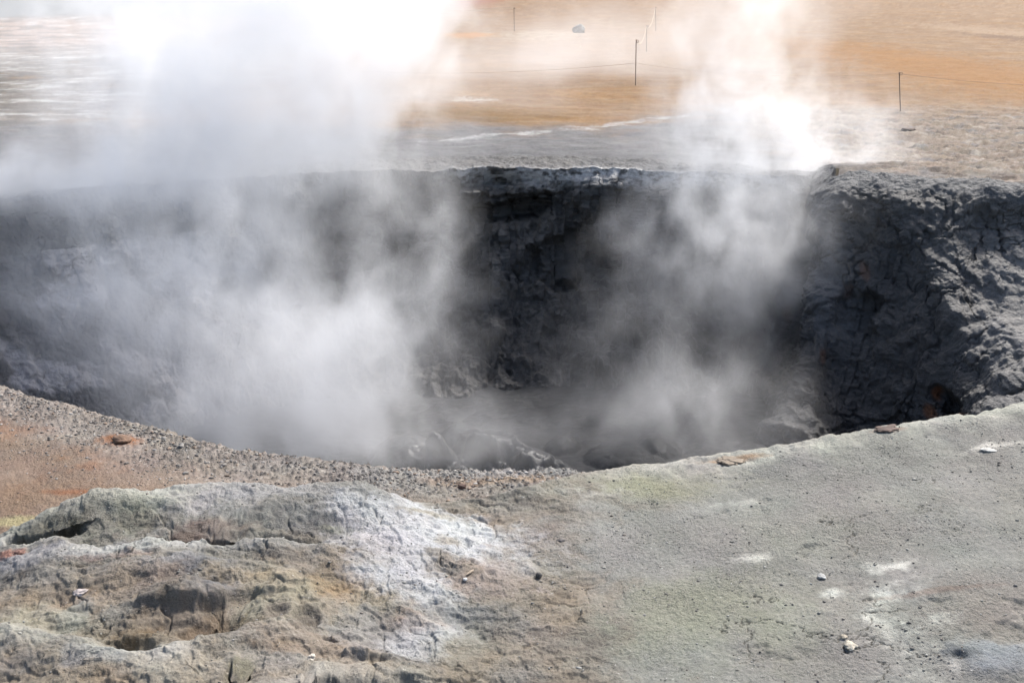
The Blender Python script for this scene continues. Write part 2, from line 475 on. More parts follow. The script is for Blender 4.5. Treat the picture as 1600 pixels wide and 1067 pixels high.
    q2, e2 = ridge([(-60, 880), (0, 866), (60, 856), (120, 866), (180, 872), (260, 860), (330, 853), (420, 856), (480, 862), (560, 848)], .028, .26, .07)
    q3, e3 = ridge([(230, 948), (285, 953), (320, 952), (345, 942), (375, 930), (400, 926)], .04, .03, .30, .03)
    q4, e4 = ridge([(430, 1092), (470, 1082), (500, 1066), (540, 1060), (590, 1068), (660, 1076)], .035, .025, .16, .03)
    q5, e5 = ridge([(-100, 1010), (60, 1006), (180, 1030), (260, 1034), (330, 1012), (440, 1000)], .035, .25, .07)
    Z += q1 * .62 + q2 + q3 + q4 + q5
    pitn = np.clip(.75 + .4 * WX2 + .5 * rockn, .2, 1.3)
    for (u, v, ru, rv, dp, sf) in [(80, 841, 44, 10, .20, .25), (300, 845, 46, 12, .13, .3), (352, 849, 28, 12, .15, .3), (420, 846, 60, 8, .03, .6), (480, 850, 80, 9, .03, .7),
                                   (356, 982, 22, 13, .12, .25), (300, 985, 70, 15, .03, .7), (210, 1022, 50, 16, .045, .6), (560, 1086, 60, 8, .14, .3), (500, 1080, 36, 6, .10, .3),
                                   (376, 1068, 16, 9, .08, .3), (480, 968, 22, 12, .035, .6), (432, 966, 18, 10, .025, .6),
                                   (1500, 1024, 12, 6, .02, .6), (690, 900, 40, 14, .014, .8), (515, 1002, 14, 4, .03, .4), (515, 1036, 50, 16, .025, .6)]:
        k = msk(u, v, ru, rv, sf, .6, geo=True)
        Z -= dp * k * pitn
        if dp >= .08:                                   # undercut: the crust behind the hole leans out over it
            cx, cy, rx, ry = ell(u, v, ru, rv)
            tq = (Y0 - cy) / ry + .5 * WY2; xq = np.abs((X - cx) / rx + .3 * WX2)
            Y -= .055 * ss(.6, 1.0, tq) * (1 - ss(1.4, 4.0, tq)) * (1 - ss(.65, 1.25, xq)) * near
    for (u, v, ru, rv, hh, sf) in [(300, 900, 160, 18, .04, .8), (440, 950, 60, 40, .05, .8), (300, 940, 60, 16, .03, .6), (150, 880, 150, 14, .03, .8), (590, 1035, 60, 8, .035, .6),
                                   (440, 800, 130, 20, .03, .8), (160, 800, 60, 14, .03, .7), (1560, 1030, 70, 30, .03, .6), (600, 900, 110, 30, .02, .8)]:
        Z += .6 * hh * msk(u, v, ru, rv, sf, .4, geo=True)
    # thin cracks
    crk = np.abs(fbm2(X * 2.4 + .5, Y * 2.4, 5, 131))
    crack = (1 - ss(.0, .010, crk)) * leftc * ss(.15, .3, rockn) * (1 - ss(-.35, -.2, Y - crest_y(X)))
    Z -= crack * .02

    crl = np.abs(fbm2(X * 1.7 + 7, Y * 2.6, 6, 151, .55)); clg = ss(.08, .3, fbm2(X * 1.4, Y * 1.4, 3, 152))
    hair = (1 - ss(.0, .009, crl)) * rightc * clg
    Z -= hair * .008
    foot = rightc * ss(.22, .42, fbm2(X * 5, Y * 6, 4, 153)) * ss(-.1, .3, fbm2(X * 1.6, Y * 1.6, 3, 154))
    Z -= foot * .010 * (1 + fine)
    # --- rim lip rolls over into the crater
    sd = sd + near * (.035 * WX2 + .02 * fine + .02 * WX)
    t = np.clip(-sd, 0, .5)
    edge = near * fbm2(X * 9, Y * 9, 4, 141) * .02 * (1 - ss(.0, .25, np.abs(sd)))
    Z += edge
    lipw = .10
    Z -= np.where(sd < 0, np.where(t < lipw, t * t / (2 * lipw) * .9, lipw * .45 + (t - lipw) * 1.1), 0)
    keep = sd > np.where(Y > 6.9, .05, -.42)

    # --- colours (albedo)
    C = np.empty(X.shape + (3,), np.float32)
    def paint(mask, col):
        mk = np.clip(mask, 0, 1)[..., None]
        C[:] = C * (1 - mk) + np.array(col, np.float32) * mk
    nb = fbm2(X * .8, Y * .8, 6, 201, .6); nc = fbm2(X * 3.0, Y * 3.0, 6, 203, .6); nd = fbm2(X * .25, Y * .6, 5, 205, .6)
    stre = fbm2(X * .9, Y * 2.6, 6, 207, .64)
    # far plain: tan to ochre
    C[:] = (.42, .315, .225)
    paint(ss(-.1, .5, nd) * .8, (.47, .31, .17))
    paint(ss(.05, .4, nb) * .55, (.58, .44, .31))
    paint(ss(.0, .4, stre) * .6, (.60, .49, .38))
    paint(ss(.05, .4, -stre) * .6, (.34, .21, .12))
    str2 = fbm2(X * 2.4, Y * 4.0, 6, 209, .66)
    paint(ss(.15, .45, -str2) * .6 * ss(-.3, .3, nd + .2), (.24, .145, .085))
    paint(ss(.25, .5, str2) * .45, (.66, .57, .47))
    paint(back * msk(1500, 110, 160, 60, .8, .6) * .6, (.50, .27, .10))
    paint(msk(740, 4, 50, 8, .6, .4) * .9, (.36, .14, .03))
    paint(msk(735, 55, 40, 5, .6, .4), (.62, .33, .07))
    paint(msk(850, 54, 80, 7, .8, .9) * ss(-.4, .2, str2), (.72, .66, .56))
    paint(msk(738, 157, 40, 4, .7, .9) * ss(-.35, .1, ss(-.4, .4, str2) - .4), (.85, .85, .83))
    paint(msk(1565, 50, 60, 16, .7, .8) * .7, (.62, .52, .42))
    paint(msk(1580, 60, 40, 8, .6, 1.0) * .7, (.20, .12, .08))
    paint(msk(740, 180, 130, 14, .8, .5) * .7, (.34, .24, .13))
    C *= np.array([.57, .52, .47], np.float32); lum = C.mean(-1, keepdims=True); C[:] = lum + (C - lum) * 1.5
    # left far: striped white, grey and dark
    lf = ss(-4.5, -7.5, X + WX * 2) * ss(12.5, 15, Y) * (1 - ss(60, 90, dist))
    paint(lf * .85, (.25, .23, .20))
    paint(lf * ss(.0, .25, stre), (.46, .45, .41))
    paint(lf * ss(.05, .3, -stre) * .85, (.17, .14, .10))
    paint(ss(55, 75, dist) * ss(-6, -20, X), (.30, .31, .30))
    paint(ss(30, 45, dist) * (1 - ss(55, 75, dist)) * ss(-6, -14, X) * .7, (.55, .38, .28))
    str3 = fbm2(X * .30, Y * .55, 6, 215, .62)
    paint(lf * ss(-.05, .25, str3) * .8, (.13, .11, .085))
    paint(lf * ss(.1, .3, -str3) * ss(-.2, .2, stre) * .9, (.62, .61, .56))
    paint(lf * ss(.25, .4, str3 + .3 * stre) * .7, (.30, .19, .09))
    # pale streaks seen through the left steam
    # grey mud plain round the crater
    gz = np.where(X < 1.5, 14.6, 14.6 + (X - 1.5) * 1.2)
    greyz = back * (1 - ss(-1.3, 1.1, Y - gz + 1.6 * nb + .6 * WX)) * (1 - ss(3.0, 4.6, X + WX * .8))
    greyz = np.maximum(greyz, back * (1 - ss(.35, 1.6, sd + .5 * nc)) * .9)
    paint(greyz * .95, (.17, .17, .172))
    paint(greyz * ss(.05, .4, stre) * .5, (.29, .29, .285))
    paint(greyz * ss(.1, .4, -stre) * .6, (.11, .11, .115))
    paint(back * (1 - ss(.7, 2.2, sd + .5 * nc)) * ss(-6, -3, X) * (1 - ss(2.6, 3.4, X)) * .7, (.115, .115, .117))
    paint(greyz * ss(-3.5, -6, X) * .6, (.15, .14, .135))
    l0, l1 = hit(700, 220), hit(1090, 180)
    tl = np.clip((X - l0[0]) / (l1[0] - l0[0]), -.15, 1.2); yl = l0[1] + tl * (l1[1] - l0[1])
    paint((1 - ss(.0, .28, np.abs(Y - yl + .25 * WX2 + .3 * WX))) * (tl > -.1) * (tl < 1.15) * ss(-.3, .25, str2) * .75, (.52, .52, .50))
    # rubble at right
    paint(rubble * .8, (.27, .225, .18))
    paint(rubble * ss(.0, .4, nc), (.32, .245, .18))
    paint(rubble * ss(.05, .4, -nc) * .9, (.21, .20, .195))
    paint(rubble * ss(.05, .35, -str2 - .4 * rub2) * .85, (.085, .065, .05))  # dark streaks paint shadow between the rubble lumps
    paint(rubble * ss(.1, .4, str2 + .3 * rub2) * .7, (.48, .43, .36))
    # near flat: orange earth and gravel strip
    nr = near > .01
    paint(near * (1 - crust), (.27, .195, .14))
    paint(near * (1 - crust) * ss(-.05, .35, nc) * .8, (.32, .245, .185))
    paint(near * (1 - crust) * ss(.1, .4, -nc) * .7, (.30, .15, .075))
    paint(near * msk(60, 780, 160, 30, .7, .5) * (1 - crust) * .75, (.28, .19, .125))
    paint(near * msk(120, 772, 60, 5, .7, .6) * (1 - crust) * .7, (.30, .11, .04))
    paint(near * msk(20, 815, 60, 9, .6, .4) * (1 - crust), (.42, .37, .20))
    paint(near * msk(430, 752, 220, 16, .8, .5) * (1 - crust) * .7, (.40, .32, .25))
    paint(grav, (.30, .262, .225))
    paint(grav * ss(-.2, .2, nc) * ss(-1.6, -.3, X) * .85, (.29, .28, .265))
    paint(grav * (gid > .72) * np.clip(1.5 - 3 * g1, 0, 1), (.10, .09, .085))
    paint(grav * (gid < .15) * np.clip(1.4 - 3 * g1, 0, 1) * .8, (.55, .50, .43))
    paint(grav * msk(190, 688, 40, 9, .6, .6), (.36, .15, .06))
    paint(grav * msk(20, 675, 50, 9, .7, .6) * .7, (.34, .15, .07))
    paint(near * (1 - crust) * msk(800, 752, 130, 8, .8, .5) * .8, (.37, .27, .19))
    paint(near * (1 - crust) * msk(740, 735, 220, 9, .6, .3) * .85, (.35, .335, .31))
    ne = fbm2(X * 8, Y * 11, 5, 231, .6)
    # right slope: pale grey with green, blue and rusty stains
    paint(rightc, (.285, .28, .258))
    paint(rightc * ss(-.1, .35, fbm2(X * 1.1, Y * 1.6, 5, 241)) * .5, (.25, .246, .228))
    paint(rightc * ss(.05, .45, nc) * .45, (.34, .335, .31))
    paint(rightc * ss(.1, .5, -nb) * .5, (.30, .295, .275))
    paint(rightc * ss(.05, .4, ng) * .35, (.36, .354, .325))
    paint(rightc * ss(.08, .4, -ng) * .5, (.25, .245, .225))
    nh = fbm2(X * 30, Y * 40, 4, 235, .6)
    paint(rightc * ss(.28, .45, nh) * ss(-.2, .2, ng + nc) * .6, (.15, .14, .125))
    paint(rightc * msk(1000, 758, 130, 26, .9, .4) * .75, (.33, .33, .22))
    paint(rightc * msk(940, 800, 90, 40, .9, .4) * .45, (.34, .36, .335))
    paint(rightc * msk(1090, 960, 190, 70, .9, .5) * .65, (.30, .31, .225))
    paint(rightc * msk(1260, 830, 160, 50, .9, .5) * .35, (.34, .33, .29))
    paint(rightc * msk(1300, 930, 110, 40, .9, .5) * .35, (.34, .29, .255))
    paint(rightc * msk(1560, 950, 120, 50, .9, .5) * .35, (.34, .28, .25))
    paint(rightc * msk(1400, 760, 260, 60, .9, .5) * .35, (.29, .285, .27))
    rim_w = rightc * (1 - ss(.0, .15, sd + .05 * WX2 - .05 * nc))
    paint(rim_w * .7, (.55, .54, .48))
    for (u, v, ru, rv, a) in [(1395, 925, 45, 9, .8), (1430, 975, 55, 13, .75), (1355, 963, 22, 6, .8), (1390, 886, 26, 5, .9), (1185, 875, 22, 5, .8), (1298, 925, 14, 4, .9),
                              (1280, 903, 10, 4, .9), (1470, 1040, 30, 18, .6), (860, 773, 70, 6, .7), (800, 776, 36, 4, .9), (1530, 698, 46, 3, .9), (1080, 722, 60, 4, .8), (1140, 790, 24, 6, .35)]:
        paint(crust * msk(u, v, ru * 1.5, rv * 1.9, .8, 1.0) * a * ss(-.3, .25, ne + .5 * ng), (.70, .69, .63))
    paint(crust * msk(1560, 1025, 70, 28, .6, .5) * .9, (.31, .335, .36))
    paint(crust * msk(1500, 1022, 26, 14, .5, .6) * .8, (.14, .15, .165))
    paint(crust * msk(1480, 925, 110, 5, .6, .6, .25) * .5, (.22, .14, .11))
    paint(crust * msk(1150, 714, 45, 5, .6, .6) * .8, (.36, .22, .12))
    paint(crust * msk(1385, 673, 30, 4, .6, .6) * .8, (.25, .12, .07))
    # left crust: grey, blue-grey, cream, rust
    paint(leftc, (.27, .255, .225))
    paint(leftc * ss(-.05, .35, nc), (.36, .345, .30))
    paint(leftc * ss(.05, .4, -nc) * .9, (.155, .145, .13))
    paint(leftc * ss(.1, .4, ne) * .5, (.44, .42, .36))
    paint(leftc * ss(.1, .4, -ne) * .55, (.13, .115, .10))
    paint(leftc * ss(.0, .4, fbm2(X * 2.1, Y * 2.1, 6, 221, .6)) * .8, (.33, .265, .205))
    paint(leftc * flake * (pid > .7) * .5, (.19, .175, .155))
    paint(leftc * flake * (pid < .2) * .4, (.44, .42, .37))
    paint(leftc * flake * (1 - ss(0, .05, p2 - p1)) * .6, (.12, .105, .09))
    low = leftc * (1 - ss(0, .25, (Y - hit(300, 905)[1]) + .25 * WX))
    paint(low * ss(-.3, .3, fbm2(X * 2.6, Y * 2.6, 6, 222, .6)) * .75, (.37, .30, .215))
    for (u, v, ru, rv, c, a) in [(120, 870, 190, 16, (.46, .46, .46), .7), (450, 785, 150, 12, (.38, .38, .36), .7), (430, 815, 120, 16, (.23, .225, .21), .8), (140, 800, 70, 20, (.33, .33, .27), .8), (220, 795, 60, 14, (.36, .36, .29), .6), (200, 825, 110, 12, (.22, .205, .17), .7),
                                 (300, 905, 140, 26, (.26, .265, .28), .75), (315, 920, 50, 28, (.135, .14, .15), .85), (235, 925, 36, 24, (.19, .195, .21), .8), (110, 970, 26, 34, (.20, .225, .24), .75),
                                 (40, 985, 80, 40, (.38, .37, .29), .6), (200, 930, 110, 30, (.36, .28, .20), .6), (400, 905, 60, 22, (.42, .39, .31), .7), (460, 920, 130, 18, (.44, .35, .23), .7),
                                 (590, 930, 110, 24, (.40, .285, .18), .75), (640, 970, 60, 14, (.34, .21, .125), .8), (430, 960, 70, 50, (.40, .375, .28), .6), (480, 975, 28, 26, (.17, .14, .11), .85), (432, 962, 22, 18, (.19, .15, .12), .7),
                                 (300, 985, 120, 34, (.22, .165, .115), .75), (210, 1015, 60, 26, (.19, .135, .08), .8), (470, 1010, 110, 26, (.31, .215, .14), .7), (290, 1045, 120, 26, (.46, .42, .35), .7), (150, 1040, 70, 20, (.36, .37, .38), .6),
                                 (580, 960, 70, 40, (.40, .40, .34), .5), (600, 1000, 100, 50, (.33, .325, .32), .6), (330, 835, 70, 18, (.17, .125, .105), .85), (80, 834, 44, 11, (.06, .055, .03), .8), (60, 822, 60, 7, (.36, .34, .17), .6),  # near-black patch paints shade into the far left hole
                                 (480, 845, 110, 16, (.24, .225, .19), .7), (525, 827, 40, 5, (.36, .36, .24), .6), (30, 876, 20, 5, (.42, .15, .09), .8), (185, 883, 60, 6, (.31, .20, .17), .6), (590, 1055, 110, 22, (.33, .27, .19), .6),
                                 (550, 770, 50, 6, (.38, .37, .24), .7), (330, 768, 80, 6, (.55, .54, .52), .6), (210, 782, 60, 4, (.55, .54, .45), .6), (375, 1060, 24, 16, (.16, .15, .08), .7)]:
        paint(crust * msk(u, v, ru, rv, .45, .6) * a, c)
    C *= 1 - .22 * leftc[..., None]
    # white sulphate sheet between the two
    for (u, v, ru, rv, a) in [(620, 830, 140, 40, .8), (690, 870, 150, 50, .85), (640, 900, 90, 30, .8), (560, 800, 70, 16, .7), (680, 930, 60, 30, .7), (740, 840, 110, 24, .7), (600, 905, 70, 20, .7), (650, 1010, 60, 22, .55), (690, 985, 50, 20, .55), (660, 795, 50, 7, .85)]:
        paint(crust * msk(u, v, ru, rv, .8, .7) * a, (.62, .63, .635))
    for (u, v, ru, rv, c, a) in [(700, 890, 46, 24, (.21, .18, .14), .85), (740, 895, 24, 14, (.24, .19, .14), .8), (760, 910, 60, 26, (.33, .25, .21), .6), (670, 808, 40, 8, (.30, .26, .19), .7), (700, 850, 26, 8, (.30, .25, .18), .6), (790, 905, 50, 40, (.36, .30, .27), .5), (740, 960, 60, 12, (.27, .27, .27), .5)]:
        paint(crust * msk(u, v, ru, rv, .7, .8) * a, c)
    paint(np.clip(e2 * .8 + e5 * .5 + e4 * .4 + e1 * .35, 0, 1) * ss(-.3, .3, nc + .2), (.50, .495, .46))  # ridge crests paled, their brightly lit tops put into the colour
    paint(leftc * ss(.25, .6, ridg) * .15, (.50, .49, .45))
    paint(crack, (.06, .05, .045)); paint(hair * .8, (.12, .11, .095)); paint(foot * .4, (.24, .235, .21))
    C *= 1 - rightc[..., None] * np.array([.0, .005, .05], np.float32)
    lum = C.mean(-1, keepdims=True); sat = 1 + (.18 * leftc)[..., None]
    C[:] = np.clip(lum + (C - lum) * sat, .01, 1) * ALB
    grit = np.clip(rightc * 1.0 + leftc * .5 + near * (1 - crust) * .8 + .15, 0, 1)
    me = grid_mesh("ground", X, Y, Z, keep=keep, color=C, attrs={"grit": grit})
    link("ground", me, SOIL, "pale grey and rusty orange geothermal soil with crusty hollows around the crater", "ground", "structure")
    return None

build_ground()

# ------------------------------------------------------------------ CRATER
DEPTH = 2.0
def build_crater():
    nrow_c, nrow_w = 60, 330
    rows = []
    # s<0 collar (outside), 0..1 wall
    v = np.concatenate([np.linspace(-1, 0, nrow_c, endpoint=False), np.linspace(0, 1.06, nrow_w)])
    V = v[:, None]
    RX, RY, FX, FY, K, W = [RIM[None, :, j] for j in range(6)]
    zr = zmacro(RX, RY)
    vv = np.clip(V, 0, 2)
    hfrac = (1 - K) * vv + K * np.where(vv < 1, vv, 1) ** 2.6 + K * np.clip(vv - 1, 0, 1) * 2
    rr = ss(2.9, 3.3, RX) * (RY > 7)
    hfrac = hfrac + rr * .09 * (1 - np.exp(-vv / .045)) * (1 - vv)
    # outward direction
    ox, oy = RX - FX, RY - FY
    ol = np.hypot(ox, oy); ox, oy = ox / ol, oy / ol
    cv = np.clip(-V, 0, 1)
    X = RX + (FX - RX) * hfrac + ox * cv * W
    Y = RY + (FY - RY) * hfrac + oy * cv * W
    up = ss(.0, .1, W)                                   # far side: mud collar lies over the ground
    lift = up * (.055 * (1 - ss(.45, 1.0, cv)) - .035 * ss(.5, 1.0, cv) * 1.0) - (1 - up) * .10
    lift = lift + up * (1 - ss(.5, .95, cv)) * (1 - ss(.1, .4, V)) * (.05 * fbm2(X * 1.6, Y * 1.6, 4, 173) + .03 * fbm2(X * 6, Y * 6, 4, 174))
    Z = np.where(V < 0, zmacro(X, Y), zr) + lift - DEPTH * vv - (zr * vv)
    # normals
    def normals(X, Y, Z):
        P = np.stack([X, Y, Z], -1)
        du = (np.roll(P, -1, 1) - np.roll(P, 1, 1)); dv = np.gradient(P, axis=0)
        n = np.cross(dv, du); n /= np.linalg.norm(n, axis=-1, keepdims=True) + 1e-9
        return n
    N = normals(X, Y, Z)
    # orient toward the crater axis / up
    s = np.sign((N * np.stack([.3 - X, 7.2 - Y, np.full_like(X, 3.0)], -1)).sum(-1, keepdims=True)); N = N * s
    wall = ss(.0, .12, V) + 0 * X
    front = ss(.0, .1, -W + .05) + 0 * X
    n1 = fbm3(X * .9, Y * .9, Z * .7, 4, 5)
    bill = np.abs(fbm3(X * 2.2, Y * 2.2, Z * 1.5, 4, 9))
    lump = fbm3(X * 4.5, Y * 4.5, Z * 3.2, 5, 15, .55)
    wx = X + .09 * lump; wy = Y + .09 * n1; wz = Z + .08 * bill
    a1, a2, aid = worley3(wx * 3.4, wy * 3.4, wz * 2.6, 3)
    b1, b2, bid = worley3(wx * 9, wy * 9, wz * 8, 4)
    c1, c2, cid = worley3(wx * 22, wy * 22, wz * 22, 6)
    right = ss(2.6, 3.1, X)
    rug = .55 + .6 * ss(-.5, .5, fbm3(X * .6, Y * .6, Z * .6, 3, 70)) + .35 * right
    leftsm = ss(-2.2, -3.6, X)
    rug = rug * (1 - .55 * leftsm)
    rf = 1 - .6 * right
    d = wall * rug * (.34 * n1 + .20 * rf * (bill - .2) + .10 * rf * lump + .05 * (.5 - a1) * ss(.3, .6, aid) + .03 * (np.minimum(a2 - a1, .25) - .12) * 2 + .035 * (.5 - b1) * bid)
    d += (.026 * (.5 - c1) * cid + .014 * (.5 - b1)) * (.25 + .75 * ss(-1.0, -.2, V)) * (up + 0 * X)
    d += (.014 + .002 * right) * fbm3(X * 14, Y * 14, Z * 14, 5, 25, .65) + .018 * (1 - .6 * right) * wall * (fbm3(X * 8, Y * 8, Z * 7, 4, 26, .6, True) - .2)
    k1, k2, kid = worley3(X * 3.0 + .9 * lump + .5 * n1, Y * 3.0 + .9 * bill, Z * 1.4 + .8 * lump, 8)
    kc = (1 - ss(.015, .075, k2 - k1)) * ss(.0, .35, fbm3(X * 1.3, Y * 1.3, Z * 1.3, 3, 27))
    d -= wall * kc * (.02 + .016 * right)
    d += wall * (kid - .5) * .03
    # rill-like drips down the walls
    ang = np.arange(M)[None, :] + 0 * X
    arc = np.cumsum(np.hypot(np.diff(RIM[:, 0], prepend=RIM[0, 0]), np.diff(RIM[:, 1], prepend=RIM[0, 1])))[None, :] + 0 * X
    rill = fbm2(arc * 3.2 + .5 * lump, Z * .55, 5, 95, .6, True)
    d += wall * .05 * (rill - .3) * (1 - .5 * leftsm) * (1 - right)
    # ledge with a dark hollow under it in the far wall; other hollows
    def hollow(u, vv_, y, rx, rz, dep):
        p = at_y(u, vv_, y)
        q = ((X - p[0]) / rx + 1.1 * lump + .4 * n1) ** 2 + ((Z - p[2]) / rz + 1.0 * lump + .9 * n1) ** 2
        return -dep * (1 - ss(.2, 1.2, q)) * (Y > 7.5)
    d += hollow(790, 335, 10.5, .42, .10, .22) + hollow(900, 420, 10.1, .55, .28, .16) + hollow(890, 455, 10, .2, .1, .1) + hollow(1430, 610, 8.3, .14, .22, .25) + hollow(1470, 640, 8, .2, .12, .2) + hollow(1330, 480, 9.0, .2, .2, .1)
    d += -hollow(800, 300, 10.7, .5, .06, .08)
    d *= 1 + .45 * ss(-2.2, -1.2, X) * (1 - ss(1.6, 2.4, X)) * ss(8.2, 8.8, Y) * wall
    d *= (1 - .6 * front) * (1 - .5 * ss(3.9, 4.7, X + .5 * n1) * ss(.05, .2, V))
    X = X + N[..., 0] * d; Y = Y + N[..., 1] * d; Z = Z + N[..., 2] * d * np.where(V < 0, 1, .8)

    C = np.empty(X.shape + (3,), np.float32); C[:] = (.114, .107, .098)
    def paint(mask, col):
        mk = np.clip(mask, 0, 1)[..., None]; C[:] = C * (1 - mk) + np.array(col, np.float32) * mk
    paint(ss(.0, .5, n1 + .3 * lump) * .5, (.10, .103, .106))
    paint(ss(.1, .5, -lump) * .4, (.05, .052, .056))
    paint((V < 0) * ss(.5, 1.0, -V + .25 * lump) * .6, (.14, .14, .14))
    paint((V < 0.05) * ss(3.0, 3.4, X) * .5, (.10, .105, .11))
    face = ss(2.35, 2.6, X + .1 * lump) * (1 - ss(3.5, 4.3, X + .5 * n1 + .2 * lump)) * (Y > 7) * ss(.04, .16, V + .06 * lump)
    paint(face * .8, (.050, .048, .046))  # dark wet mud, with the shade on this face painted in as well
    # dried mud on right and lower left slopes, with sunlit brightness painted in
    rs = ss(3.7, 4.5, X + .5 * n1) * ss(.05, .2, V)
    paint(rs * .8, (.21, .202, .19))
    paint(rs * ss(.2, .8, V) * .5, (.24, .235, .225))
    ls = ss(-2.4, -3.4, X + .4 * n1) * (V > .25)
    paint(ls * .7, (.22, .215, .215))
    paint(ls * ss(.0, .35, fbm3(X * 1.5, Y * 4, Z * 5, 4, 77)) * .95, (.62, .59, .585))
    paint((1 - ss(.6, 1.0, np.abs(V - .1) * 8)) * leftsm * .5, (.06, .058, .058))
    # pale salt crust along the far lip
    lip = np.exp(-((V - .025 + .03 * lump + .03 * n1) / .06) ** 2) * ss(-1.0, -.4, X) * (1 - ss(2.6, 2.95, X)) * up * (Y > 8)
    paint(lip * ss(-.5, .1, fbm3(X * 11, Y * 22, Z * 22, 4, 88) + .3 * n1) * .8, (.85, .84, .82))
    st = (1 - ss(2.2, 2.6, X)) * 0
    sp = ss(2.1, 2.6, X + .3 * n1) * (1 - ss(2.9, 3.4, X + .3 * n1)) * (Y > 8) * ss(.02, .1, V) * (1 - ss(.45, .8, V))
    paint(sp * .5, (.20, .20, .20))
    # rust patches
    for (u, v_, y, r, a) in [(1345, 420, 9.2, .05, .35), (1450, 600, 8.2, .05, .9), (1440, 630, 8.1, .04, .8), (1475, 590, 8.2, .03, .5), (1290, 560, 8.6, .05, .5), (1310, 440, 9.4, .05, .2)]:
        p = at_y(u, v_, y)
        q = np.sqrt((X - p[0]) ** 2 + ((Z - p[2]) * .6) ** 2) / r + .5 * lump
        paint((1 - ss(.4, 1.2, q)) * a * (Y > 7), (.21, .085, .035))
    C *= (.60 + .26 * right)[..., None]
    wet = np.clip(.3 + .7 * V, 0, 1) * (1 - rs) * (1 - ls)
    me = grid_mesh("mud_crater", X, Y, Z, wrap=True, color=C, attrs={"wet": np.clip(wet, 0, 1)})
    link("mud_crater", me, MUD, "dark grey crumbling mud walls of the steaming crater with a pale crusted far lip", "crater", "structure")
build_crater()

def build_pool():
    x = np.linspace(-4.2, 4.2, 520); y = np.linspace(4.6, 10.2, 360)
    X, Y = np.meshgrid(x, y)
    Z = np.full(X.shape, -DEPTH + .03)
    Z += .022 * fbm2(X * 1.2, Y * 2.0, 4, 31) + .03 * np.abs(fbm2(X * 3, Y * 5, 4, 32)) + .01 * fbm2(X * 12, Y * 14, 3, 33)
    def dome(u, v, rx, ry, h, ring=False):
        p = on_plane(u, v, -DEPTH + .1)
        q = np.sqrt(((X - p[0]) / rx) ** 2 + ((Y - p[1]) / ry) ** 2) + .14 * fbm2(X * 5, Y * 5, 4, 34)
        if ring: return h * np.exp(-((q - .8) / .22) ** 2)
        return h * np.clip(1 - q * q, 0, 1) ** .7
    Z += dome(635, 712, .34, .3, .24) + dome(765, 695, .3, .3, .10, True) + dome(765, 700, .28, .25, .16) + dome(985, 705, .4, .3, .10) + dome(1030, 690, .2, .3, .09) + dome(690, 712, .14, .14, .14) + dome(830, 715, .2, .18, .13) + dome(880, 690, .16, .16, .10) + dome(720, 672, .2, .2, .09)
    sp = dome(770, 728, .75, .28, 1.0)
    Z += sp * (.22 * np.clip(fbm2(X * 5, Y * 5, 4, 35) + .1, 0, 1) + .04 * np.clip(fbm2(X * 18, Y * 18, 3, 36), 0, 1))
    me = grid_mesh("mud_pool", X, Y, Z, attrs={"wet": np.clip(sp * 1.4, 0, 1) + np.clip(dome(635, 712, .4, .35, 1.0), 0, 1) * .6})
    link("mud_pool", me, POOL, "boiling wet grey mud bubbling at the bottom of the crater", "mud pool", "structure")
build_pool()

# ------------------------------------------------------------------ STONES
def ico(sub):
    import bmesh
    bm = bmesh.new(); bmesh.ops.create_icosphere(bm, subdivisions=sub, radius=1.0)
    co = np.array([v.co[:] for v in bm.verts], np.float32); f = np.array([[v.index for v in p.verts] for p in bm.faces], np.int32)
    bm.free(); return co, f
I1 = ico(1); I2 = ico(2); I4 = ico(4)

def zground(x, y):
    """surface height of the finished ground under a point"""
    dg = bpy.context.evaluated_depsgraph_get()
    return None

from mathutils.bvhtree import BVHTree
def _bvh(name):
    o = bpy.data.objects[name]; me = o.data
    n = len(me.polygons); co = np.empty(len(me.vertices) * 3, np.float32); me.vertices.foreach_get("co", co)
    vi = np.empty(len(me.loops), np.int32); me.loops.foreach_get("vertex_index", vi)
    return co.reshape(-1, 3), vi.reshape(-1, 4)
GCO, GF = _bvh("ground")
# light height lookup: nearest ground vertex on a coarse hash around the foreground
_sel = (np.abs(GCO[:, 0]) < 8) & (GCO[:, 1] > 1.5) & (GCO[:, 1] < 16)
_gc = GCO[_sel]
_cell = .03
_key = {}
_gx = np.floor(_gc[:, 0] / _cell).astype(int); _gy = np.floor(_gc[:, 1] / _cell).astype(int)
_gridz = {}
_order = np.lexsort((_gy, _gx))
_uk, _ui = np.unique(_gx * 100000 + _gy, return_index=True)
_zmean = np.bincount(np.unique(_gx * 100000 + _gy, return_inverse=True)[1], weights=_gc[:, 2]) / np.bincount(np.unique(_gx * 100000 + _gy, return_inverse=True)[1])
def surf(x, y):
    k = np.floor(np.asarray(x) / _cell).astype(int) * 100000 + np.floor(np.asarray(y) / _cell).astype(int)
    i = np.clip(np.searchsorted(_uk, k), 0, len(_uk) - 1)
    return np.where(_uk[i] == k, _zmean[i], zmacro(x, y))

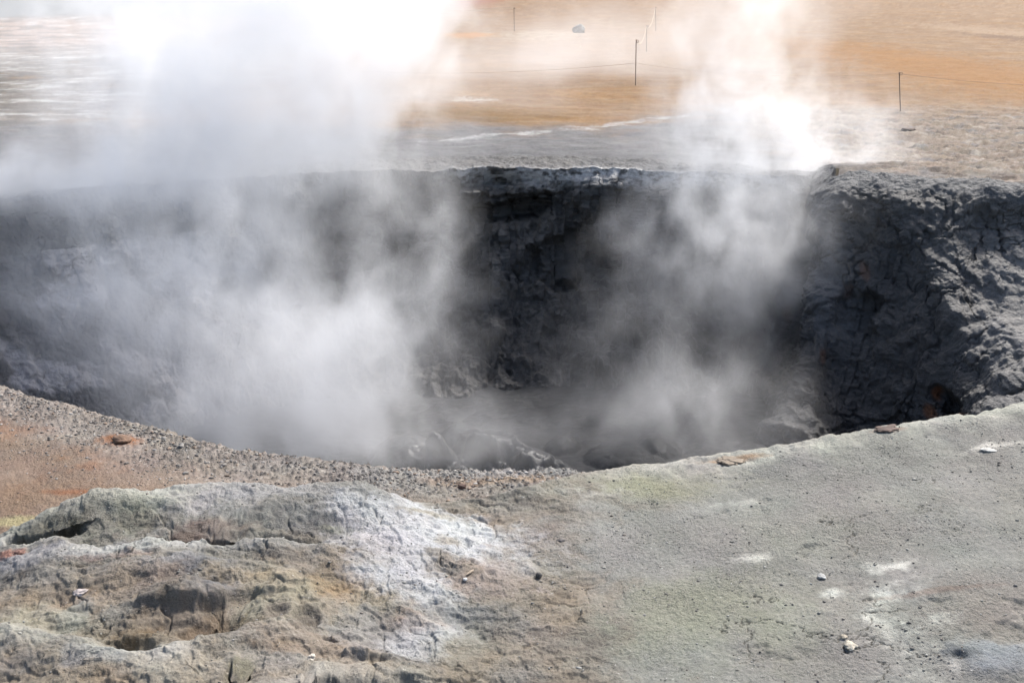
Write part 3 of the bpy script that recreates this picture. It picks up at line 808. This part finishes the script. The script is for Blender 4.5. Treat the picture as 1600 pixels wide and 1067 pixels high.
def scatter(name, xs, ys, size, cols, label, cat):
    base, f = I1
    n = len(xs)
    zs = surf(xs, ys)
    R = RNG.normal(size=(n, 3, 3)).astype(np.float32); q, _ = np.linalg.qr(R)
    jit = 1 + .28 * RNG.normal(size=(n, len(base), 1)).astype(np.float32).clip(-1.5, 1.5)
    sc = size[:, None] * (RNG.uniform(.55, 1.15, size=(n, 3)) * np.array([1.25, 1, .6]))
    P = np.einsum('nij,vj->nvi', q, base) * jit * sc[:, None, :]
    P += np.stack([xs, ys, zs + size * .15], 1)[:, None, :]
    F = f[None] + (np.arange(n) * len(base))[:, None, None]
    me = raw_mesh(name, P.reshape(-1, 3), F.reshape(-1, 3), np.repeat(cols * .7, len(base), 0), smooth=False)
    return link(name, me, GRAVEL, label, cat, "stuff")
GRAVEL = tint_material("gravel_stone")

def make_gravel():
    n = 150000
    x = RNG.uniform(-3.6, 1.3, n); y = RNG.uniform(3.1, 5.6, n)
    sd = signed_dist(x, y)
    t = y - crest_y(x)
    dens = np.exp(-np.clip(sd - .02, 0, 9) / .16) * (sd > -.05) * (t > .08) * (1 - ss(-.4, 1.0, x) * .75)
    cl = .6 + .9 * fbm2(x * 2.5, y * 2.5, 3, 401)
    k = RNG.uniform(size=n) < dens * np.clip(cl, 0.1, 1) * .85
    x, y = x[k], y[k]
    s = np.exp(RNG.normal(math.log(.0036), .42, len(x))).clip(.002, .012)
    pal = np.array([[.36, .33, .29], [.30, .28, .25], [.22, .205, .19], [.13, .12, .11], [.32, .23, .165], [.42, .40, .37], [.16, .145, .13]])
    c = pal[RNG.integers(0, len(pal), len(x))] * RNG.uniform(.7, 1.15, (len(x), 1))
    scatter("gravel", x, y, s, c, "small crumbs of grey and brown gravel strewn along the near left rim", "gravel")
make_gravel()

def make_crumbs():
    n = 90000
    x = RNG.uniform(-2.3, 3.0, n); y = RNG.uniform(1.9, 4.6, n)
    sd = signed_dist(x, y)
    cl = fbm2(x * 3.5, y * 3.5, 4, 402); cl2 = fbm2(x * 11, y * 13, 3, 403)
    dens = (sd > .02) * (y - crest_y(x) < 0) * (.05 + .30 * ss(.0, .4, cl) + .35 * ss(.1, .4, cl2)) * (.3 + .7 * ss(-.1, .6, x))
    k = RNG.uniform(size=n) < dens
    x, y = x[k], y[k]
    s = np.exp(RNG.normal(math.log(.0024), .36, len(x))).clip(.0010, .0065)
    pal = np.array([[.20, .19, .17], [.30, .295, .265], [.13, .12, .11], [.21, .18, .155], [.40, .39, .35], [.16, .15, .135]])
    c = pal[RNG.integers(0, len(pal), len(x))] * RNG.uniform(.7, 1.1, (len(x), 1))
    scatter("soil_crumbs", x, y, s, c, "tiny dry soil crumbs sprinkled over the grey foreground slope", "crumbs")
make_crumbs()

def stone(name, u, v, size, col, label, cat="stone", flat=.7, seed=0, plane=None, sharp=.25, rough=.85, elong=1.0, rotz=0.0):
    p = hit(u, v) if plane is None else plane
    z = float(surf(np.array([p[0]]), np.array([p[1]]))[0]) if abs(p[0]) < 8 and p[1] < 16 else p[2]
    co, f = I4
    n = fbm3(co[:, 0] * 1.3 + seed, co[:, 1] * 1.3, co[:, 2] * 1.3, 4, 50 + seed, .55)
    w1, w2, wi = worley3(co[:, 0] * 1.1 + seed * 3.3, co[:, 1] * 1.1, co[:, 2] * 1.1, 60 + seed)
    r = 1 + sharp * n * 1.6 - .25 * sharp * w1 + .5 * sharp * np.minimum(w2 - w1, .3)
    P = co * r[:, None] * np.array([size * elong, size, size * flat])
    c, s = math.cos(rotz), math.sin(rotz)
    P = np.stack([P[:, 0] * c - P[:, 1] * s, P[:, 0] * s + P[:, 1] * c, P[:, 2]], 1)
    P[:, 2] += size * flat * .55
    me = raw_mesh(name, P, f)
    return link(name, me, stone_material(name + "_surface", col, rough, .6 / size), label, cat, loc=(p[0], p[1], z))

stone("pebble", 842, 902, .011, (.075, .07, .065), "small round dark grey pebble alone on the pale grey slope", "pebble", .95, 1, sharp=.12)
stone("stone", 190, 690, .030, (.20, .12, .075), "rust orange stone lying in the gravel near the left rim", "stone", .6, 2, elong=1.35)
stone("rock_chip", 125, 932, .015, (.46, .40, .37), "pale pinkish chip lying on the brown crust at the left", "stone", .5, 3, sharp=.4, elong=1.5, rotz=.5)
stone("rock_chip", 33, 876, .013, (.22, .115, .085), "brick red chip on the white crust at the left edge", "stone", .5, 4, sharp=.4, elong=1.6, rotz=-.2)
stone("pebble", 722, 762, .014, (.13, .08, .06), "dark brown pebble on the orange strip behind the white crust", "pebble", .8, 5, elong=1.3)
stone("pebble", 488, 1040, .011, (.58, .52, .43), "cream pebble in the rusty hollow near the bottom edge", "pebble", .8, 6, sharp=.35)
stone("clod", 1327, 1010, .018, (.50, .45, .36), "larger cream clod of dried mud on the grey slope near the bottom", "clod", .5, 7, sharp=.4)
stone("clod", 1318, 996, .010, (.44, .38, .29), "small tan clod just behind a larger cream clod", "clod", .6, 8, sharp=.35)
stone("rock_chip", 1283, 904, .012, (.46, .45, .42), "small whitish chip lying left of the white stains on the grey slope", "stone", .5, 9, sharp=.4)
stone("rock_chip", 1545, 702, .015, (.52, .51, .47), "thin white flake on the grey slope near the right rim", "stone", .2, 10, sharp=.3, elong=1.9, rotz=-.3)
stone("crust_slab", 1142, 716, .034, (.25, .20, .145), "tan broken slab of crust on the near rim edge, below the right steam plume", "crust slab", .16, 11, sharp=.7, elong=1.7)
stone("crust_slab", 1384, 672, .025, (.11, .072, .055), "reddish brown slab of crust on the near rim below the right wall", "crust slab", .13, 12, sharp=.7, elong=1.9, rotz=.25)
stone("stone", 1420, 206, .065, (.14, .095, .07), "dark brown stone on the tan plain behind the right rim below the nearest fence post", "stone", .5, 13, plane=on_plane(1420, 206, 0.0), elong=1.5)
stone("boulder", 905, 50, .27, (.27, .26, .22), "rounded grey boulder at the end of the white patch on the far plain", "boulder", .85, 14, plane=on_plane(905, 51, .0), sharp=.3)
stone("twig", 735, 905, .005, (.42, .34, .25), "pale broken twig lying on the dark stained crust", "twig", .8, 15, sharp=.2, elong=4.0, rotz=.9)
stone("rock_chip", 727, 913, .007, (.66, .65, .62), "tiny white chip beside the pale twig on stained crust", "stone", .6, 16, sharp=.35)
stone("pebble", 876, 846, .008, (.11, .10, .095), "tiny dark flat pebble above the round pebble on the pale slope", "pebble", .5, 17, elong=1.7)

# ------------------------------------------------------------------ FENCE
def metal(name, c, r):
    m, t, out = new_mat(name)
    pos = t.new('ShaderNodeNewGeometry').outputs['Position']
    n = t.noise(pos, 14, 4, .6)
    b = t.new('ShaderNodeBsdfPrincipled')
    t.l.new(t.mix(n, rgba([x * .6 for x in c]), rgba([x * 1.4 for x in c])), b.inputs['Base Color']); b.inputs['Roughness'].default_value = r
    t.l.new(b.outputs[0], out.inputs['Surface']); return m
RUST = metal("rusty_steel", (.15, .09, .055), .7)
ROPE = metal("weathered_rope", (.34, .25, .18), .9)
ROPE_PALE = metal("pale_rope", (.50, .42, .30), .9)

def tube(pts, rads, seg=8):
    pts = [Vector(p) for p in pts]; co = []; f = []
    for i, p in enumerate(pts):
        d = (pts[min(i + 1, len(pts) - 1)] - pts[max(i - 1, 0)]).normalized()
        a = d.cross(Vector((.3, 1, .2))).normalized(); b = d.cross(a)
        for k in range(seg):
            t = 2 * math.pi * k / seg
            co.append(p + (a * math.cos(t) + b * math.sin(t)) * rads[i])
    for i in range(len(pts) - 1):
        for k in range(seg):
            f.append([i * seg + k, i * seg + (k + 1) % seg, (i + 1) * seg + (k + 1) % seg, (i + 1) * seg + k])
    n = len(co)
    co += [pts[0], pts[-1]]
    for k in range(seg):
        f.append([n, (k + 1) % seg, k, k]); e = (len(pts) - 1) * seg; f.append([n + 1, e + k, e + (k + 1) % seg, e + (k + 1) % seg])
    return [tuple(c) for c in co], f

def join(parts):
    co = []; f = []
    for c, g in parts:
        o = len(co); co += c; f += [[i + o for i in q] for q in g]
    return co, f
def simple(name, cf, mat, label, cat, **kw):
    me = bpy.data.meshes.new(name)
    fs = []
    for q in cf[1]:
        s = []
        for i in q:
            if i not in s: s.append(i)
        fs.append(s)
    me.from_pydata(cf[0], [], fs); me.update()
    for p in me.polygons: p.use_smooth = True
    return link(name, me, mat, label, cat, **kw)

TOPS = {}
def post(ub, vb, ut, vt, label, rope_v=None):
    b = on_plane(ub, vb, 0.0)
    t = at_y(ut, vt, b[1])
    h = t - b; L = np.linalg.norm(h)
    r = .0085 * (b[1] / 17) ** .6
    n = 10
    pts = [tuple(h * (i / n) - np.array([0, 0, .15 if i == 0 else 0])) for i in range(n + 1)]
    parts = [tube(pts, [r * (1 - .1 * i / n) for i in range(n + 1)])]
    # welded eye for the rope near the top
    eye = []
    c = h * .96
    for k in range(13):
        a = 2 * math.pi * k / 12; eye.append((c[0] + r * 1.0 + .022 * math.cos(a) + .02, c[1], c[2] + .022 * math.sin(a)))
    parts.append(tube(eye, [r * .45] * 13, 6))
    simple("fence_post", join(parts), RUST, label, "fence post", group="thin rusty fence posts on the far plain", loc=tuple(b))
    return b, t
P1 = post(993, 135, 994, 62, "nearest of the three clustered rusty rods, with a dark rope at half height")
P2 = post(1010, 83, 1010.5, 40, "middle rusty rod of the three clustered rods, taking pale rope on both sides")
P3 = post(1025, 48, 1024, 11, "farthest rusty rod of the three clustered rods, with pale rope on one side")
P4 = post(803.5, 48, 803, 12, "lone thin rod behind the white patch near the top of the far plain")
P5 = post(1407, 178, 1405, 113, "leaning rod at the right behind the crater, alone on orange ground")

def rope(a, b, sag, rad, mat, label):
    a = np.array(a); b = np.array(b); n = 24
    pts = []
    for i in range(n + 1):
        t = i / n; p = a * (1 - t) + b * t; p = p - np.array([0, 0, 4 * sag * t * (1 - t)])
        pts.append(tuple(p - a))
    simple("rope", tube(pts, [rad] * (n + 1), 6), mat, label, "rope", group="ropes of the fence", loc=tuple(a))
m1 = at_y(993.5, 99, P1[0][1]); off_l = at_y(560, 112, P1[0][1] + 1.0)
top = lambda P, k=.96: P[0] + (P[1] - P[0]) * k
rope(off_l, m1, .10, .0028, ROPE, "dark rope running left from the nearest clustered rod into the steam")
rope(m1, top(P5), .12, .0016, ROPE, "dark rope behind the right steam, between the clustered rods and the leaning rod")
rope(top(P5), at_y(1720, 136, P5[0][1] + .3), .05, .0025, ROPE, "dark rope running from the leaning rod out of frame at right")
rope(top(P1), top(P2), .22, .005, ROPE_PALE, "pale sagging rope between the nearest and middle clustered rods")
rope(top(P2), top(P3), .30, .006, ROPE_PALE, "pale sagging rope between the middle and farthest clustered rods")
rope(top(P4), at_y(480, 17, P4[0][1] + 2), .12, .006, ROPE_PALE, "faint pale rope running left from the lone far rod")

# ------------------------------------------------------------------ STEAM
def steam(name, blobs, label, dens, nscale=1.0, aniso=.4, erode=3.0, seed=0.0, pad=1.08, stretch=.8, noise_mix=1.0, detail=5):
    """blobs: (u, v, y, ru, rv, ry, amount) - real ellipsoids of steam at distance y"""
    B = []
    for (u, v, y, ru, rv, ry, a) in blobs:
        c = at_y(u, v, y); s = np.linalg.norm(c - np.array([0, 0, CAMZ])) / np.linalg.norm(ray(u, v)) / FPX
        B.append((c, (ru * s, ry, rv * s), a))
    org = B[0][0].copy(); 
    lo_c = np.min([c - np.array(r) * pad for c, r, a in B], 0); hi_c = np.max([c + np.array(r) * pad for c, r, a in B], 0)
    lo_c[2] = max(lo_c[2], -DEPTH + .02)
    # hull of all ellipsoids
    import bmesh
    bm = bmesh.new()
    co, f = I2
    for c, r, a in B:
        for p in co:
            q = c + p * np.array(r) * pad * 1.06
            q[2] = max(q[2], -DEPTH - .3)
            bm.verts.new(tuple(q - org))
    res = bmesh.ops.convex_hull(bm, input=bm.verts)
    bmesh.ops.delete(bm, geom=[g for g in res['geom_interior'] if isinstance(g, bmesh.types.BMVert)], context='VERTS')
    loose = [v for v in bm.verts if not v.link_faces]
    bmesh.ops.delete(bm, geom=loose, context='VERTS')
    bmesh.ops.recalc_face_normals(bm, faces=bm.faces)
    me = bpy.data.meshes.new(name); bm.to_mesh(me); bm.free()
    m, t, out = new_mat(name + "_vapour")
    pos = t.new('ShaderNodeTexCoord').outputs['Object']
    st = t.vm('MULTIPLY', t.vm('ADD', pos, (seed, seed * .7, 0)), (1.0, .8, stretch))
    warp = t.vm('MULTIPLY', t.vm('SUBTRACT', t.noise(st, .9 * nscale, 3, .55, col=True), (.5, .5, .5)), tuple(x / nscale for x in (1.5, 1.1, 1.2)))
    pw = t.vm('ADD', pos, warp)
    S = None
    for c, r, a in B:
        q = t.vm('MULTIPLY', t.vm('SUBTRACT', pw, tuple(c - org)), tuple(1 / x for x in r))
        d2 = t.vm('DOT_PRODUCT', q, q)
        g = t.m('MAXIMUM', t.m('SUBTRACT', 1.0, d2), 0.0)
        g = t.m('MULTIPLY', t.m('MULTIPLY', g, g), a)
        S = g if S is None else t.m('ADD', S, g)
    n = t.noise(t.vm('ADD', st, t.vm('MULTIPLY', warp, (.6, .6, .6))), 2.1 * nscale, detail, .6)
    e = t.m('MULTIPLY', t.m('MULTIPLY', t.m('SUBTRACT', n, .5), erode), t.m('MINIMUM', t.m('MULTIPLY', S, 2.6), 1.0))
    d = t.m('MULTIPLY', t.m('MAXIMUM', t.m('ADD', S, e), 0.0), dens)
    pv = t.new('ShaderNodeVolumePrincipled')
    pv.inputs['Color'].default_value = (.997, .998, 1.0, 1); pv.inputs['Anisotropy'].default_value = aniso
    t.l.new(d, pv.inputs['Density'])
    t.l.new(pv.outputs[0], out.inputs['Volume'])
    o = link(name, me, m, label, "steam", "stuff", loc=tuple(org))
    return o

steam("steam_plume", [
    (400, 575, 7.2, 300, 190, .7, .85), (540, 540, 7.2, 190, 210, .6, .95), (430, 670, 6.9, 380, 110, .8, .65),
    (310, 450, 7.8, 430, 200, .7, .40), (320, 340, 8.4, 460, 140, .6, .55), (650, 420, 7.8, 170, 260, .6, .36), (690, 670, 7.0, 230, 100, .8, .22), (150, 480, 7.6, 260, 200, .7, .24), (300, 470, 7.7, 450, 270, .7, .14), (790, 690, 7.2, 240, 70, .5, .10)],
    "thick grey white steam boiling up out of the left half of the crater", 1.75, 1.15)
steam("steam_cloud", [
    (400, 70, 9.8, 420, 290, 1.0, 1.0), (330, 220, 9.2, 430, 150, .8, .75), (480, -150, 10.0, 380, 260, 1.0, .9), (90, 262, 9.3, 330, 85, .9, .6), (170, 110, 10.5, 260, 220, .9, .25), (600, 100, 9.9, 210, 290, .8, .32)],
    "bright white steam cloud rising over the left far rim to the top edge", 1.7, .9, seed=3.1)
steam("steam_plume", [
    (1140, 390, 9.4, 260, 180, .7, .55), (1170, 285, 10.4, 230, 80, .5, .55), (1190, 205, 10.7, 290, 140, .8, .45), (1165, 60, 11, 160, 220, .9, .22), (1180, -150, 11.3, 180, 220, 1.0, .2), (1090, 640, 7.6, 240, 140, .8, .24), (1000, 560, 8.2, 200, 180, .8, .12), (1245, 370, 10.0, 110, 180, .3, .75), (1190, 500, 9.4, 130, 170, .35, .32), (1330, 245, 11.0, 160, 40, .5, .35)],
    "white steam plume drifting up the right far wall and over its lip", 2.1, 1.2, seed=7.7)
steam("steam_veil", [
    (860, 90, 24, 400, 110, 5, .75), (200, 60, 26, 560, 150, 6, .4), (400, 40, 22, 300, 160, 5, .9), (700, 110, 17, 240, 140, 2.5, .6), (1130, 40, 24, 240, 110, 4, .35)],
    "thin drifting steam veiling the far plain at the top centre", .13, .25, seed=11.0, detail=3)

# ------------------------------------------------------------------ LIGHT
SUN_EL = math.radians(50); SUN_AZ = math.radians(38)   # azimuth from +Y toward +X
w = bpy.data.worlds.new("World"); SC.world = w; w.use_nodes = True
nt = w.node_tree; bg = nt.nodes["Background"]
sky = nt.nodes.new('ShaderNodeTexSky'); sky.sky_type = 'NISHITA'; sky.sun_disc = False
sky.sun_elevation = SUN_EL; sky.sun_rotation = SUN_AZ
sky.air_density = 1.0; sky.dust_density = 3.0; sky.ozone_density = 1.0
nt.links.new(sky.outputs[0], bg.inputs[0]); bg.inputs[1].default_value = .15
sun_d = bpy.data.lights.new("sun", 'SUN'); sun_d.energy = 4.2; sun_d.angle = math.radians(8); sun_d.color = (1, .965, .92)
sun = bpy.data.objects.new("sun", sun_d); COL.objects.link(sun)
dirv = Vector((math.sin(SUN_AZ) * math.cos(SUN_EL), math.cos(SUN_AZ) * math.cos(SUN_EL), math.sin(SUN_EL)))
sun.rotation_euler = dirv.to_track_quat('Z', 'Y').to_euler()
sun.location = (4, 8, 12)

SC.view_settings.view_transform = 'Standard'; SC.view_settings.look = 'None'
SC.view_settings.exposure = .72; SC.view_settings.gamma = 1
SC.render.engine = 'CYCLES'
cy = SC.cycles
cy.max_bounces = 12; cy.volume_bounces = 7; cy.diffuse_bounces = 3; cy.glossy_bounces = 2; cy.transparent_max_bounces = 16
cy.volume_step_rate = .8; cy.volume_max_steps = 256
cy.use_adaptive_sampling = True; cy.adaptive_threshold = .025; cy.adaptive_min_samples = 24
cy.use_denoising = True
try:
    cy.denoiser = 'OPENIMAGEDENOISE'; cy.denoising_input_passes = 'RGB_ALBEDO_NORMAL'; cy.denoising_prefilter = 'ACCURATE'
except Exception:
    pass
cy.caustics_reflective = False; cy.caustics_refractive = False
